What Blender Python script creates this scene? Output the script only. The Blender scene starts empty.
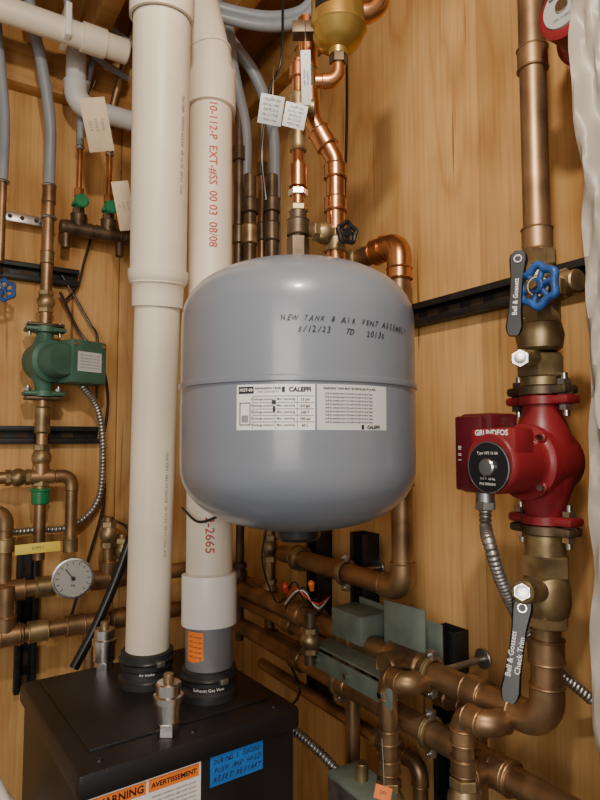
import bpy, bmesh, math, random
from mathutils import Vector, Matrix
random.seed(4)
V=Vector
# ---------------------------------------------------------------- camera (real position in the room)
CAM=V((1.51,-.782,1.5)); PITCH=math.radians(3.8); FH=V((-.842,.539,0)).normalized(); RT=V((FH.y,-FH.x,0))
FW=FH*math.cos(PITCH)+V((0,0,1))*math.sin(PITCH); UP=RT.cross(FW)
FP=600.0
def ray(px,py): return FW+RT*((px-300)/FP)+UP*((400-py)/FP)
def DP(px,py,d): return CAM+ray(px,py)*d
def RW(px,py,off=0): r=ray(px,py); return CAM+r*((-off-CAM.y)/r.y)
def LW(px,py,off=0): r=ray(px,py); return CAM+r*((off-CAM.x)/r.x)
def Z(p,py):
    h=(V((p[0],p[1],0))-V((CAM.x,CAM.y,0))).dot(FH); v=(400-py)/FP
    return CAM.z+h*(v*math.cos(PITCH)+math.sin(PITCH))/(math.cos(PITCH)-v*math.sin(PITCH))
def at(p,z): return V((p[0],p[1],z))
# ---------------------------------------------------------------- materials
def mat(name,col,rough=.5,metal=0,var=.15,scale=30,bump=0.0,col2=None,spec=.5,coat=0,stretch=None,bscale=None):
    m=bpy.data.materials.new(name); m.use_nodes=True; n=m.node_tree.nodes; l=m.node_tree.links
    bs=n['Principled BSDF']; bs.inputs['Roughness'].default_value=rough; bs.inputs['Metallic'].default_value=metal
    bs.inputs['Specular IOR Level'].default_value=spec
    if coat: bs.inputs['Coat Weight'].default_value=coat; bs.inputs['Coat Roughness'].default_value=.12
    tc=n.new('ShaderNodeTexCoord'); mp=n.new('ShaderNodeMapping'); l.new(tc.outputs['Object'],mp.inputs['Vector'])
    if stretch: mp.inputs['Scale'].default_value=stretch
    no=n.new('ShaderNodeTexNoise'); no.inputs['Scale'].default_value=scale; no.inputs['Detail'].default_value=5
    l.new(mp.outputs[0],no.inputs['Vector'])
    cr=n.new('ShaderNodeValToRGB'); cr.color_ramp.elements[0].position=.35; cr.color_ramp.elements[1].position=.65
    c2=col2 or [c*(1-var*1.6) for c in col]
    cr.color_ramp.elements[0].color=(*c2,1); cr.color_ramp.elements[1].color=(*[min(1,c*(1+var*.4)) for c in col],1)
    l.new(no.outputs['Fac'],cr.inputs[0]); l.new(cr.outputs[0],bs.inputs['Base Color'])
    if bump:
        nb=n.new('ShaderNodeTexNoise'); nb.inputs['Scale'].default_value=bscale or scale*3; nb.inputs['Detail'].default_value=3
        l.new(tc.outputs['Object'],nb.inputs['Vector'])
        b=n.new('ShaderNodeBump'); b.inputs['Strength'].default_value=bump; b.inputs['Distance'].default_value=.002
        l.new(nb.outputs['Fac'],b.inputs['Height']); l.new(b.outputs[0],bs.inputs['Normal'])
    return m
def plywood(name,rot,tint=(1,1,1),seed=0):
    m=bpy.data.materials.new(name); m.use_nodes=True; n=m.node_tree.nodes; l=m.node_tree.links
    bs=n['Principled BSDF']; bs.inputs['Roughness'].default_value=.62; bs.inputs['Specular IOR Level'].default_value=.3
    tc=n.new('ShaderNodeTexCoord'); mp=n.new('ShaderNodeMapping'); mp.inputs['Rotation'].default_value=rot
    mp.inputs['Location'].default_value=(seed,seed*.37,seed*.7)
    l.new(tc.outputs['Object'],mp.inputs['Vector'])
    m2=n.new('ShaderNodeMapping'); m2.inputs['Scale'].default_value=(4.2,4.2,.8); l.new(mp.outputs[0],m2.inputs['Vector'])
    n1=n.new('ShaderNodeTexNoise'); n1.inputs['Scale'].default_value=1.3; n1.inputs['Detail'].default_value=2.5; l.new(m2.outputs[0],n1.inputs['Vector'])
    mul=n.new('ShaderNodeMath'); mul.operation='MULTIPLY'; mul.inputs[1].default_value=7; l.new(n1.outputs['Fac'],mul.inputs[0])
    fr=n.new('ShaderNodeMath'); fr.operation='PINGPONG'; fr.inputs[1].default_value=.5; l.new(mul.outputs[0],fr.inputs[0])
    m3=n.new('ShaderNodeMapping'); m3.inputs['Scale'].default_value=(150,150,5); l.new(mp.outputs[0],m3.inputs['Vector'])
    n2=n.new('ShaderNodeTexNoise'); n2.inputs['Scale'].default_value=1; n2.inputs['Detail'].default_value=4; l.new(m3.outputs[0],n2.inputs['Vector'])
    n3=n.new('ShaderNodeTexNoise'); n3.inputs['Scale'].default_value=3.2; n3.inputs['Detail'].default_value=3; l.new(mp.outputs[0],n3.inputs['Vector'])
    cr=n.new('ShaderNodeValToRGB'); e=cr.color_ramp.elements
    e[0].position=0; e[0].color=(.56*tint[0],.315*tint[1],.115*tint[2],1); e[1].position=.5; e[1].color=(.70*tint[0],.44*tint[1],.18*tint[2],1)
    x=e.new(.16); x.color=(.65*tint[0],.395*tint[1],.155*tint[2],1)
    l.new(fr.outputs[0],cr.inputs[0])
    mx=n.new('ShaderNodeMix'); mx.data_type='RGBA'; mx.blend_type='MULTIPLY'; mx.inputs[0].default_value=.4
    c2=n.new('ShaderNodeValToRGB'); c2.color_ramp.elements[0].position=.3; c2.color_ramp.elements[0].color=(.62,.50,.38,1); c2.color_ramp.elements[1].position=.58; c2.color_ramp.elements[1].color=(1,1,1,1)
    l.new(n2.outputs['Fac'],c2.inputs[0]); l.new(cr.outputs[0],mx.inputs[6]); l.new(c2.outputs[0],mx.inputs[7])
    mx2=n.new('ShaderNodeMix'); mx2.data_type='RGBA'; mx2.blend_type='MULTIPLY'; mx2.inputs[0].default_value=.85
    c3=n.new('ShaderNodeValToRGB'); c3.color_ramp.elements[0].position=.34; c3.color_ramp.elements[0].color=(.68,.55,.42,1); c3.color_ramp.elements[1].position=.6; c3.color_ramp.elements[1].color=(1,1,1,1)
    l.new(n3.outputs['Fac'],c3.inputs[0]); l.new(mx.outputs[2],mx2.inputs[6]); l.new(c3.outputs[0],mx2.inputs[7])
    m4=n.new('ShaderNodeMapping'); m4.inputs['Scale'].default_value=(3.2,3.2,1.7); l.new(mp.outputs[0],m4.inputs['Vector'])
    vo=n.new('ShaderNodeTexVoronoi'); vo.inputs['Scale'].default_value=1.3; l.new(m4.outputs[0],vo.inputs['Vector'])
    c4=n.new('ShaderNodeValToRGB'); c4.color_ramp.elements[0].position=.03; c4.color_ramp.elements[0].color=(.28,.16,.08,1); c4.color_ramp.elements[1].position=.085; c4.color_ramp.elements[1].color=(1,1,1,1)
    l.new(vo.outputs['Distance'],c4.inputs[0])
    mx3=n.new('ShaderNodeMix'); mx3.data_type='RGBA'; mx3.blend_type='MULTIPLY'; mx3.inputs[0].default_value=.9
    l.new(mx2.outputs[2],mx3.inputs[6]); l.new(c4.outputs[0],mx3.inputs[7])
    m5=n.new('ShaderNodeMapping'); m5.inputs['Scale'].default_value=(55,55,1.6); l.new(mp.outputs[0],m5.inputs['Vector'])
    n5=n.new('ShaderNodeTexNoise'); n5.inputs['Scale'].default_value=1; n5.inputs['Detail'].default_value=2; l.new(m5.outputs[0],n5.inputs['Vector'])
    c5=n.new('ShaderNodeValToRGB'); c5.color_ramp.elements[0].position=.27; c5.color_ramp.elements[0].color=(.36,.23,.13,1); c5.color_ramp.elements[1].position=.32; c5.color_ramp.elements[1].color=(1,1,1,1)
    l.new(n5.outputs['Fac'],c5.inputs[0])
    mx4=n.new('ShaderNodeMix'); mx4.data_type='RGBA'; mx4.blend_type='MULTIPLY'; mx4.inputs[0].default_value=.85
    l.new(mx3.outputs[2],mx4.inputs[6]); l.new(c5.outputs[0],mx4.inputs[7]); l.new(mx4.outputs[2],bs.inputs['Base Color'])
    b=n.new('ShaderNodeBump'); b.inputs['Strength'].default_value=.2; b.inputs['Distance'].default_value=.002
    l.new(n2.outputs['Fac'],b.inputs['Height']); l.new(b.outputs[0],bs.inputs['Normal'])
    return m
PLY_R=plywood('plywood_right',(0,0,0)); PLY_L=plywood('plywood_left',(0,0,math.pi/2),(.98,.96,.92),3.1)
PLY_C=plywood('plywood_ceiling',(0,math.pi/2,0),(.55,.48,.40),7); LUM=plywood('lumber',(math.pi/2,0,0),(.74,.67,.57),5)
TANK=mat('tank_paint',(.187,.215,.265),.34,0,.03,5,coat=.35,bump=.04,bscale=160)
PVC=mat('pvc',(.74,.665,.54),.44,0,.08,5); PVCW=mat('pvc_white',(.80,.78,.73),.38,0,.04,6); PVCG=mat('pvc_light_grey',(.58,.575,.56),.4,0,.05,6); GREYP=mat('grey_pvc',(.16,.165,.18),.45,0,.1,10)
PEX=mat('pex_grey',(.25,.27,.30),.4,0,.1,10); RUB=mat('rubber',(.02,.02,.022),.55,0,.2,40,bump=.1); 
COPN=mat('copper_new',(.70,.35,.165),.28,.95,.1,18,col2=(.40,.18,.085)); COP=mat('copper_old',(.43,.268,.14),.42,.82,.2,14,col2=(.19,.12,.068),bump=.06)
BRA=mat('brass',(.44,.33,.17),.42,.8,.2,25,col2=(.20,.145,.075),bump=.08); BRZ=mat('bronze_dark',(.14,.10,.065),.45,.7,.3,30)
BRY=mat('brass_yellow',(.46,.30,.08),.33,.75,.12,15); STL=mat('steel',(.62,.60,.57),.26,1,.1,40); GAL=mat('galvanized',(.48,.47,.45),.36,.9,.2,60)
BLK=mat('black_paint',(.012,.012,.014),.32,0,.2,20,bump=.05); BOIL=mat('boiler_black',(.011,.0105,.012),.42,0,.25,12,bump=.25,bscale=380)
STRUT=mat('strut_black',(.017,.017,.018),.5,.2,.3,40); RED=mat('pump_red',(.23,.015,.021),.38,0,.12,20,bump=.05); DRED=mat('pump_dark_red',(.095,.008,.014),.35,0,.1,20)
GRN=mat('pump_green',(.06,.155,.11),.45,.1,.15,20); GRN2=mat('valve_green',(.01,.20,.075),.35,0,.1,30); BLU=mat('handwheel_blue',(.02,.09,.33),.42,0,.25,50,bump=.1)
GG=mat('hanger_greygreen',(.18,.225,.19),.5,.2,.15,30); WHT=mat('label_white',(.80,.80,.79),.4,0,.03,5); LAB2=mat('label_grey',(.60,.61,.62),.35,0,.03,5)
INK=mat('ink',(.010,.010,.018),.6,0,0,5); INKR=mat('ink_red',(.42,.06,.035),.6,0,0,5); INKF=mat('ink_faded',(.25,.24,.24),.6,0,0,5); ORG=mat('label_orange',(.85,.20,.02),.5,0,.05,5); BTAPE=mat('tape_blue',(.015,.16,.56),.5,0,.1,30)
PAPER=mat('tag_paper',(.76,.62,.42),.7,0,.08,20); FACE=mat('gauge_face',(.36,.36,.345),.4,0,.03,5); YEL=mat('tag_yellow',(.66,.52,.05),.5,0,.05,10)
TRIM=mat('trim_paint',(.44,.39,.32),.6,0,.08,6); SHEET=mat('plastic_sheet',(.35,.31,.26),.42,0,.1,10); CONC=mat('concrete',(.2,.19,.17),.85,0,.2,8,bump=.3)
WRED=mat('wire_red',(.65,.05,.02),.4,0,0,5); WWH=mat('wire_white',(.7,.7,.68),.4,0,0,5); DARK=mat('shadow_gap',(.05,.028,.012),.8,0,0,5)
# ---------------------------------------------------------------- mesh builder
class B:
    def __init__(s,name): s.name=name; s.bm=bmesh.new(); s.m=[]
    def mi(s,m):
        if m not in s.m: s.m.append(m)
        return s.m.index(m)
    def face(s,vs,m,):
        try: f=s.bm.faces.new(vs); f.material_index=s.mi(m); f.smooth=True; return f
        except ValueError: return None
    def lathe(s,prof,o,ax,m,seg=28,phase=0.0,sy=1.0,xd=None):
        ax=V(ax).normalized(); o=V(o)
        t=V(xd) if xd else (V((0,0,1)) if abs(ax.z)<.9 else V((1,0,0)))
        u=(t-ax*t.dot(ax)).normalized(); w=ax.cross(u); rows=[]
        for r,h in prof:
            if r<1e-6: rows.append([s.bm.verts.new(o+ax*h)])
            else: rows.append([s.bm.verts.new(o+ax*h+u*(r*math.cos(phase+2*math.pi*i/seg))+w*(r*sy*math.sin(phase+2*math.pi*i/seg))) for i in range(seg)])
        for a,b in zip(rows,rows[1:]):
            for i in range(seg):
                j=(i+1)%seg
                if len(a)==1 and len(b)==1: continue
                if len(a)==1: s.face((a[0],b[j],b[i]),m)
                elif len(b)==1: s.face((a[i],a[j],b[0]),m)
                else: s.face((a[i],a[j],b[j],b[i]),m)
    def cyl(s,p,q,r,m,seg=24,r2=None,bev=None,phase=0):
        p=V(p);q=V(q);L=(q-p).length; r2=r if r2 is None else r2; b=min(r*.12,L*.2) if bev is None else bev
        s.lathe([(0,0),(r-b,0),(r,b),(r2,L-b),(r2-b,L),(0,L)],p,q-p,m,seg,phase)
    def hexn(s,p,q,r,m): s.cyl(p,q,r,m,6,bev=r*.06)
    def tube(s,pts,r,m,seg=16,cap=True):
        pts=[V(p) for p in pts]; n=len(pts); rr=r if isinstance(r,(list,tuple)) else [r]*n
        T=[(pts[min(i+1,n-1)]-pts[max(i-1,0)]).normalized() for i in range(n)]
        t=V((0,0,1)) if abs(T[0].z)<.9 else V((1,0,0)); u=(t-T[0]*t.dot(T[0])).normalized(); rows=[]
        for i in range(n):
            u=(u-T[i]*u.dot(T[i])).normalized(); w=T[i].cross(u)
            rows.append([s.bm.verts.new(pts[i]+u*(rr[i]*math.cos(2*math.pi*k/seg))+w*(rr[i]*math.sin(2*math.pi*k/seg))) for k in range(seg)])
        for a,b in zip(rows,rows[1:]):
            for k in range(seg): s.face((a[k],a[(k+1)%seg],b[(k+1)%seg],b[k]),m)
        if cap: s.face(rows[0][::-1],m); s.face(rows[-1],m)
    def box(s,c,size,m,rot=None,bev=.001,ax=None):
        bm=bmesh.new(); bmesh.ops.create_cube(bm,size=1); bmesh.ops.scale(bm,vec=V(size),verts=bm.verts)
        if bev: bmesh.ops.bevel(bm,geom=bm.edges[:],offset=min(bev,min(size)*.45),segments=2,affect='EDGES',profile=.5)
        c=V(c)
        if ax: M=Matrix((ax[0],ax[1],ax[2])).transposed()
        elif rot: M=rot.to_3x3()
        else: M=Matrix.Identity(3)
        mp={v:s.bm.verts.new(c+M@v.co) for v in bm.verts}
        for f in bm.faces: s.face([mp[v] for v in f.verts],m)
        bm.free()
    def torus(s,c,ax,R,r,m,seg=32,s2=10,lob=0,lobn=6):
        ax=V(ax).normalized(); t=V((0,0,1)) if abs(ax.z)<.9 else V((1,0,0)); u=(t-ax*t.dot(ax)).normalized(); w=ax.cross(u); rows=[]
        for i in range(seg):
            a=2*math.pi*i/seg; d=u*math.cos(a)+w*math.sin(a); RR=R+lob*math.cos(lobn*a)
            rows.append([s.bm.verts.new(V(c)+d*(RR+r*math.cos(2*math.pi*k/s2))+ax*(r*math.sin(2*math.pi*k/s2))) for k in range(s2)])
        for i in range(seg):
            a=rows[i];b=rows[(i+1)%seg]
            for k in range(s2): s.face((a[k],b[k],b[(k+1)%s2],a[(k+1)%s2]),m)
    def patch(s,f,x0,y0,x1,y1,m,n=1):
        rows=[[s.bm.verts.new(f(x0+(x1-x0)*i/n,y)) for y in (y0,y1)] for i in range(n+1)]
        for a,b in zip(rows,rows[1:]): s.face((a[0],b[0],b[1],a[1]),m)
    def text(s,t,size,f,m,x=0,y=0,shear=0,align='CENTER',bold=0,sx=1):
        cu=bpy.data.curves.new('t','FONT'); cu.body=t; cu.size=size; cu.shear=shear; cu.align_x=align; cu.align_y='CENTER'; cu.resolution_u=2; cu.offset=bold
        ob=bpy.data.objects.new('t',cu); bpy.context.scene.collection.objects.link(ob)
        dg=bpy.context.evaluated_depsgraph_get(); me=ob.evaluated_get(dg).to_mesh()
        vs=[s.bm.verts.new(f(v.co.x*sx+x,v.co.y+y)) for v in me.vertices]
        for p in me.polygons: s.face([vs[i] for i in p.vertices],m)
        bpy.data.objects.remove(ob); bpy.data.curves.remove(cu)
    def hand(s,t,size,f,m,x,y,w,slope=0,bold=.00005):
        """hand-written line: letters with individual wobble, drawn over width w"""
        n=len(t)
        for i,ch in enumerate(t):
            if ch==' ': continue
            u=-w/2+w*i/(n-1); s.text(ch,size*random.uniform(.85,1.15),f,m,x+u,y+slope*u+random.uniform(-.0005,.0005),shear=random.uniform(.1,.5),sx=random.uniform(.75,.95),bold=bold)
    def end(s,angle=38):
        me=bpy.data.meshes.new(s.name); s.bm.normal_update(); s.bm.to_mesh(me); s.bm.free()
        for m in s.m: me.materials.append(m)
        me.set_sharp_from_angle(angle=math.radians(angle))
        ob=bpy.data.objects.new(s.name,me); bpy.context.scene.collection.objects.link(ob); return ob
def rounded(pts,rad,n=7):
    pts=[V(p) for p in pts]; out=[pts[0]]; arcs=[]
    for i in range(1,len(pts)-1):
        a,p,b=pts[i-1],pts[i],pts[i+1]; d1=(a-p).normalized(); d2=(b-p).normalized()
        ang=d1.angle(d2); 
        if ang>3.1: out.append(p); continue
        L=min(rad/math.tan(ang/2),(a-p).length*.49,(b-p).length*.49); r=L*math.tan(ang/2)
        c=p+(d1+d2).normalized()*(r/math.sin(ang/2)); s0=(p+d1*L)-c; e0=(p+d2*L)-c; arc=[]
        th=s0.angle(e0); axis=s0.cross(e0).normalized()
        for k in range(n+1): arc.append(c+Matrix.Rotation(th*k/n,3,axis)@s0)
        out+=arc; arcs.append((arc,d1,d2))
    out.append(pts[-1]); return out,arcs
def pipe(b,pts,r,m,fm=None,rad=None,couple=(),ext=.9):
    rad=rad or r*1.7
    path,arcs=rounded(pts,rad); b.tube(path,r,m,18)
    fm=fm or m
    for arc,d1,d2 in arcs:
        e=r*ext; q=[arc[0]+d1*e]+arc+[arc[-1]+d2*e]; b.tube(q,r*1.13,fm,18)
        for c,d in ((arc[0]+d1*e,d1),(arc[-1]+d2*e,d2)): b.torus(c-d*r*.12,d,r*1.12,r*.09,fm,20,6)
    for c,d,l in couple: collar(b,c,d,r*1.15,l,fm)
def collar(b,c,d,r,l,m):
    d=V(d).normalized(); c=V(c); b.cyl(c-d*l/2,c+d*l/2,r,m,20)
    for s_ in (-.45,.45): b.torus(c+d*l*s_,d,r,r*.07,m,20,6)
def tee(b,c,d1,d2,r,m):
    d1=V(d1).normalized(); d2=V(d2).normalized(); c=V(c); collar(b,c,d1,r*1.18,r*4.2,m); b.cyl(c,c+d2*r*2.4,r*1.16,m,20); b.torus(c+d2*r*2.3,d2,r*1.16,r*.09,m,20,6)
def ballvalve(b,c,d,r,l,m):
    d=V(d).normalized(); c=V(c)
    b.hexn(c-d*l/2,c-d*l*.28,r*1.35,m); b.hexn(c+d*l*.28,c+d*l/2,r*1.35,m)
    b.lathe([(r*1.05,-l*.3),(r*1.25,-l*.2),(r*1.5,-l*.08),(r*1.5,l*.08),(r*1.25,l*.2),(r*1.05,l*.3)],c,d,m,24)
def spline(pts,n=12):
    pts=[V(p) for p in pts]; P=[pts[0]*2-pts[1]]+pts+[pts[-1]*2-pts[-2]]; out=[]
    for i in range(1,len(P)-2):
        for k in range(n):
            t=k/n; a,b_,c,d=P[i-1],P[i],P[i+1],P[i+2]
            out.append(.5*((2*b_)+(c-a)*t+(2*a-5*b_+4*c-d)*t*t+(3*b_-a-3*c+d)*t**3))
    out.append(pts[-1]); return out
def flex(b,pts,r,m,pitch=.0062):
    """armoured conduit: interlocked rounded ribs along the path"""
    p=spline(pts,40); step=pitch/4; out=[p[0]]; acc=0
    for a,c in zip(p,p[1:]):
        L=(c-a).length
        if L==0: continue
        d=(c-a)/L; pos=step-acc
        while pos<=L: out.append(a+d*pos); pos+=step
        acc=L-(pos-step)
    prof=[.70,.94,1.0,.94]
    b.tube(out,[r*prof[i%4] for i in range(len(out))],m,14)
def strut(name,p,q,normal,w=.041,dp=.022,slots=True):
    b=B(name); p=V(p);q=V(q); d=(q-p).normalized(); nn=V(normal).normalized(); s=d.cross(nn); L=(q-p).length; c=(p+q)/2
    ax=(d,s,nn)
    b.box(c+nn*.0015,(L,w,.003),STRUT,ax=ax,bev=.0005)
    for k in (-1,1):
        b.box(c+s*k*(w/2-.0015)+nn*dp/2,(L,.003,dp),STRUT,ax=ax,bev=.0008)
        b.box(c+s*k*(w/2-.006)+nn*(dp-.001),(L,.011,.0025),STRUT,ax=ax,bev=.0008)
    if slots:
        n=int(L/.05)
        for i in range(n):
            b.box(p+d*(.02+i*.05)+nn*.0035,(.026,.011,.001),DARK,ax=ax,bev=0)
    return b.end()
XA,YA,ZA=V((1,0,0)),V((0,1,0)),V((0,0,1))
def clampx(b,x,y0,z,r):
    """two-piece pipe clamp with standoff to the wall (pipe along X at y=-y0)"""
    b.torus((x,-y0,z),XA,r*1.18,.0035,BRA,24,8); b.torus((x+.004,-y0,z),XA,r*1.18,.0035,BRA,24,8)
    for s in (-1,1): b.box((x+.002,-y0,z+s*(r+.009)),(.013,.010,.014),GAL); b.cyl((x+.002,-y0-.010,z+s*(r+.010)),(x+.002,-y0+.010,z+s*(r+.010)),.003,STL,10)
    b.cyl((x+.002,-y0+r,z),(x+.002,-.002,z),.005,GAL,12); b.cyl((x+.002,-.006,z),(x+.002,-.001,z),.016,GAL,16)
# ---------------------------------------------------------------- room shell
CEIL=2.53
b=B('wall_right')
b.box((1.2,.035,CEIL/2),(2.5,.03,CEIL),DARK,bev=0)
edges=[-.02,.28,.845,2.44]
for a,c in zip(edges,edges[1:]): b.box(((a+c)/2,.011,CEIL/2),(c-a-.002,.022,CEIL),PLY_R,bev=.001)
b.end()
b=B('wall_left')
b.box((-.035,-1.2,CEIL/2),(.03,2.5,CEIL),DARK,bev=0)
edges=[0,-.36,-.86,-1.4,-2.44]
for a,c in zip(edges,edges[1:]): b.box((-.011,(a+c)/2,CEIL/2),(.022,a-c-.002,CEIL),PLY_L,bev=.001)
b.end()
b=B('floor'); b.box((1.2,-1.2,-.03),(2.6,2.6,.06),CONC,bev=0); b.end()
b=B('ceiling'); b.box((1.2,-1.2,CEIL+.02),(2.6,2.6,.03),PLY_C,bev=0); b.end()
for y in (-.22,-.46,-.70,-.94,-1.18):
    b=B('ceiling_joist'); b.box((1.2,y,CEIL-.052),(2.28,.038,.11),LUM,bev=.002); b.end()
b=B('trim_1'); b.box((.0235,-.75,CEIL-.16),(.045,1.4,.10),LUM,bev=.002); b.end()
b=B('trim_2'); b.box((.60,-.0205,CEIL-.06),(1.1,.038,.11),LUM,bev=.002); b.end()
b=B('door_jamb'); b.box((1.180,-.105,CEIL/2),(.032,.195,CEIL),TRIM,bev=.003); b.box((1.195,-.199,CEIL/2),(.075,.016,CEIL),TRIM,bev=.003); b.end()
b=B('plastic_sheeting'); NU,NV=14,120; grid=[]
for j in range(NV+1):
    z=2.16-j*(1.9/NV); row=[]
    for i in range(NU+1):
        u=i/NU; wid=.060+.008*math.sin(z*7)+.006*math.sin(z*19)
        x=1.1625-.003*math.sin(z*5+1)-.040*max(0,min(.5,(z-1.70)))+u*wid; y=-.2165-.005*math.sin(u*9+z*11)-.0045*math.sin(z*31+u*15)-.003*math.sin(z*63-u*24)
        row.append(b.bm.verts.new((x,y,z)))
    grid.append(row)
for j in range(NV):
    for i in range(NU): b.face((grid[j][i],grid[j][i+1],grid[j+1][i+1],grid[j+1][i]),SHEET)
b.end(60)
# ---------------------------------------------------------------- boiler
BT=1.122; P0=V((.785,-.614,0)); a3=math.radians(3); EF=V((-math.sin(a3),math.cos(a3),0)); EB=V((-math.cos(a3),-math.sin(a3),0))
BW,BD=.308,.325
b=B('boiler'); cc=P0+EF*BW/2+EB*BD/2
b.box(at(cc,(BT-.03)/2+.0),(BD-.012,BW-.012,BT-.03),BOIL,ax=(-EB,EF,ZA),bev=.006)
b.box(at(cc,BT-.016),(BD,BW,.032),BOIL,ax=(-EB,EF,ZA),bev=.007)
b.box(at(cc+EB*.01,BT+.001),(BD-.07,BW-.05,.006),BOIL,ax=(-EB,EF,ZA),bev=.003)
for u,v in ((.03,.02),(.275,.02),(.03,.30),(.275,.30),(.15,.02)):
    b.lathe([(.0,.003),(.003,.0027),(.0045,.0)],at(P0+EF*u+EB*v,BT),ZA,BLK,12)
def lay(k): return lambda x,z: P0+EB*(.0058-k)+EF*x+V((0,0,z))
f,g,h=lay(.0005),lay(.0010),lay(.0015)
def bz(u,py): return Z(P0+EF*u,py)
zt=bz(.125,769)
b.patch(f,.010,zt-.16,.155,zt,WHT)
b.patch(g,.013,zt-.018,.082,zt-.003,ORG); b.patch(g,.085,zt-.018,.152,zt-.003,ORG)
b.text('WARNING',.0125,h,INK,.049,zt-.011,bold=.0003); b.text('AVERTISSEMENT',.0082,h,INK,.1185,zt-.011,bold=.0002)
for k in range(9): b.text('Improper installation adjustment service',.0036,h,INK,.1185,zt-.024-.0055*k)
b.lathe([(0,0),(.007,0)],h(.034,zt-.030),-EB,INK,14); b.lathe([(0,0),(.007,0)],h(.064,zt-.029),-EB,INK,14); b.patch(h,.022,zt-.065,.046,zt-.040,INK); b.patch(h,.056,zt-.065,.073,zt-.038,INK)
zb=bz(.2,744)
b.patch(f,.168,zb-.048,.248,zb,BTAPE)
for k,t in enumerate(('TURN VALVE OFF','DURING 5 SECOND','PUSH AND HOLD','RESET RESTART')): b.hand(t,.0085,g,INK,.208,zb-.007-.0110*k,.066)
b.tube(spline([at(P0+EB*.27-EF*.004,.95),at(P0+EB*.26-EF*.035,1.0),at(P0+EB*.20-EF*.048,1.04),at(P0+EB*.13-EF*.04,1.03),at(P0+EB*.10+EF*.004,.99)]),.007,WWH,12)
b.lathe([(0,.02),(.045,.02),(.05,.015),(.05,-.01)],at(P0+EB*.17,.95),-EF,GAL,28)
b.end()
# ---------------------------------------------------------------- white vent pipe (left) with couplings
b=B('pvc_vent_pipe')
bot=DP(147,660,.935); mid=DP(158,285,.905); top=DP(163,-30,.875); base=at(bot,BT)
dv=(top-bot).normalized()
b.cyl(bot-dv*.03,mid,.0335,PVC,32,bev=.0005); b.cyl(mid,top,.0415,PVC,32,bev=.0005)
b.lathe([(.034,-.035),(.0375,-.034),(.038,-.02),(.0385,-.002),(.043,.004),(.0445,.012),(.0445,.02),(.042,.0205)],mid,dv,PVC,32)
tc=DP(162,15,.877); b.lathe([(.042,-.008),(.0462,-.0075),(.0465,0),(.0465,.09)],tc,dv,PVC,32)
def vtext(b,c,d,r,t,size,z,m,ang=0,flip=1,bold=0):
    n0=(CAM-c); n0=(n0-d*n0.dot(d)).normalized(); e=d.cross(n0).normalized()
    def f(x,y):
        a=ang-y/r*flip; return c+d*(x*flip+z)+(n0*math.cos(a)+e*math.sin(a))*(r+.0004)
    b.text(t,size,f,m,0,0,bold=bold)
vtext(b,bot,dv,.0335,'3/4" PVC-1120  SCH 40  ASTM D1785  NSF-PW',.008,.25,INKF,ang=.75)
vtext(b,mid,dv,.0415,'PVC 1120  SCH 40  ASTM D2665  480 PSI',.008,.2,INKF,ang=.8)
b.end()
def rubber(b,p,r,h,tilt=0):
    b.lathe([(0,0),(r*1.02,0),(r*1.12,.004),(r*1.12,.014),(r*1.0,.018),(r*.98,h*.5),(r*1.04,h*.55),(r*1.04,h*.95),(r*.9,h),(0,h)],p,ZA,RUB,32)
    for k in (.25,.75):
        b.cyl(at(p,p.z+h*k-.003),at(p,p.z+h*k+.003),r*1.09,RUB,32); b.torus(at(p,p.z+h*k),ZA,r*1.07,.0022,BLK,32,6)
    s=(CAM-p); s.z=0; s=(s.normalized()+RT*.6).normalized()
    b.box(at(p,p.z+h*.75)+s*r*1.12,(.012,.010,.008),GAL,ax=(s.cross(ZA),s,ZA))
b=B('rubber_coupling')
rubber(b,at(base,BT),.0385,.055); 
n0=(CAM-base); n0.z=0; n0.normalize(); e0=ZA.cross(n0)
b.text('Air Intake',.0055,lambda x,y: at(base,0)+(n0*math.cos(x/.041)+e0*math.sin(x/.041))*.0425+V((0,0,BT+.028+y)),WHT)
b.end()
# ---------------------------------------------------------------- exhaust vent (right)
b=B('pvc_exhaust_pipe')
b2=DP(209,668,.890); t2=DP(211,75,1.0); d2=(t2-b2).normalized(); base2=at(b2,BT)
L2=(t2-b2).length
def on2(py):
    best=min((abs(Z(b2+d2*(k*L2/400),py)-(b2+d2*(k*L2/400)).z),k) for k in range(-40,520)); return b2+d2*(best[1]*L2/400)
b.cyl(b2-d2*.03,on2(620),.0350,GREYP,32,bev=.0003); b.cyl(on2(620),t2,.0350,PVC,32,bev=.0003)
b.lathe([(.036,0),(.0405,.0005),(.041,.002),(.041,.071),(.0405,.073),(.038,.074),(.036,.075)],on2(624),d2,PVCW,32)
p75=on2(112)
b.lathe([(.0352,0),(.041,.001),(.0412,.004),(.0412,.066),(.036,.068)],p75,d2,PVC,32)
upd=(d2+RT*(-.22)).normalized(); e=p75+d2*.055
path,_=rounded([e,e+d2*.03,e+d2*.03+upd*.35],.12); b.tube(path,.0362,PVC,32)
b.torus(e+d2*.03+upd*.02,upd,.0372,.002,PVC,32,8)
vtext(b,b2,d2,.0352,'2-2665',.019,L2*.208,INKR,ang=0,flip=-1,bold=.0002)
vtext(b,b2,d2,.0352,'10-112-P  EXT-#SS  00 03  08/08',.018,L2*.80,INKR,ang=.1,flip=-1,bold=.0002)
nn=(CAM-b2); nn.z=0; nn.normalize(); ee=ZA.cross(nn)
fl=lambda r:(lambda x,y: on2(640)+(nn*math.cos(x/.0365)+ee*math.sin(x/.0365))*r+V((0,0,y)))
b.patch(fl(.0358),-.036,-.022,-.008,.021,ORG,8)
for k in range(5): b.text('CPVC vent pipe',.0035,fl(.0362),INK,-.022,.014-.007*k)
b.end()
b=B('rubber_coupling'); rubber(b,at(base2,BT),.038,.046)
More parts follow.
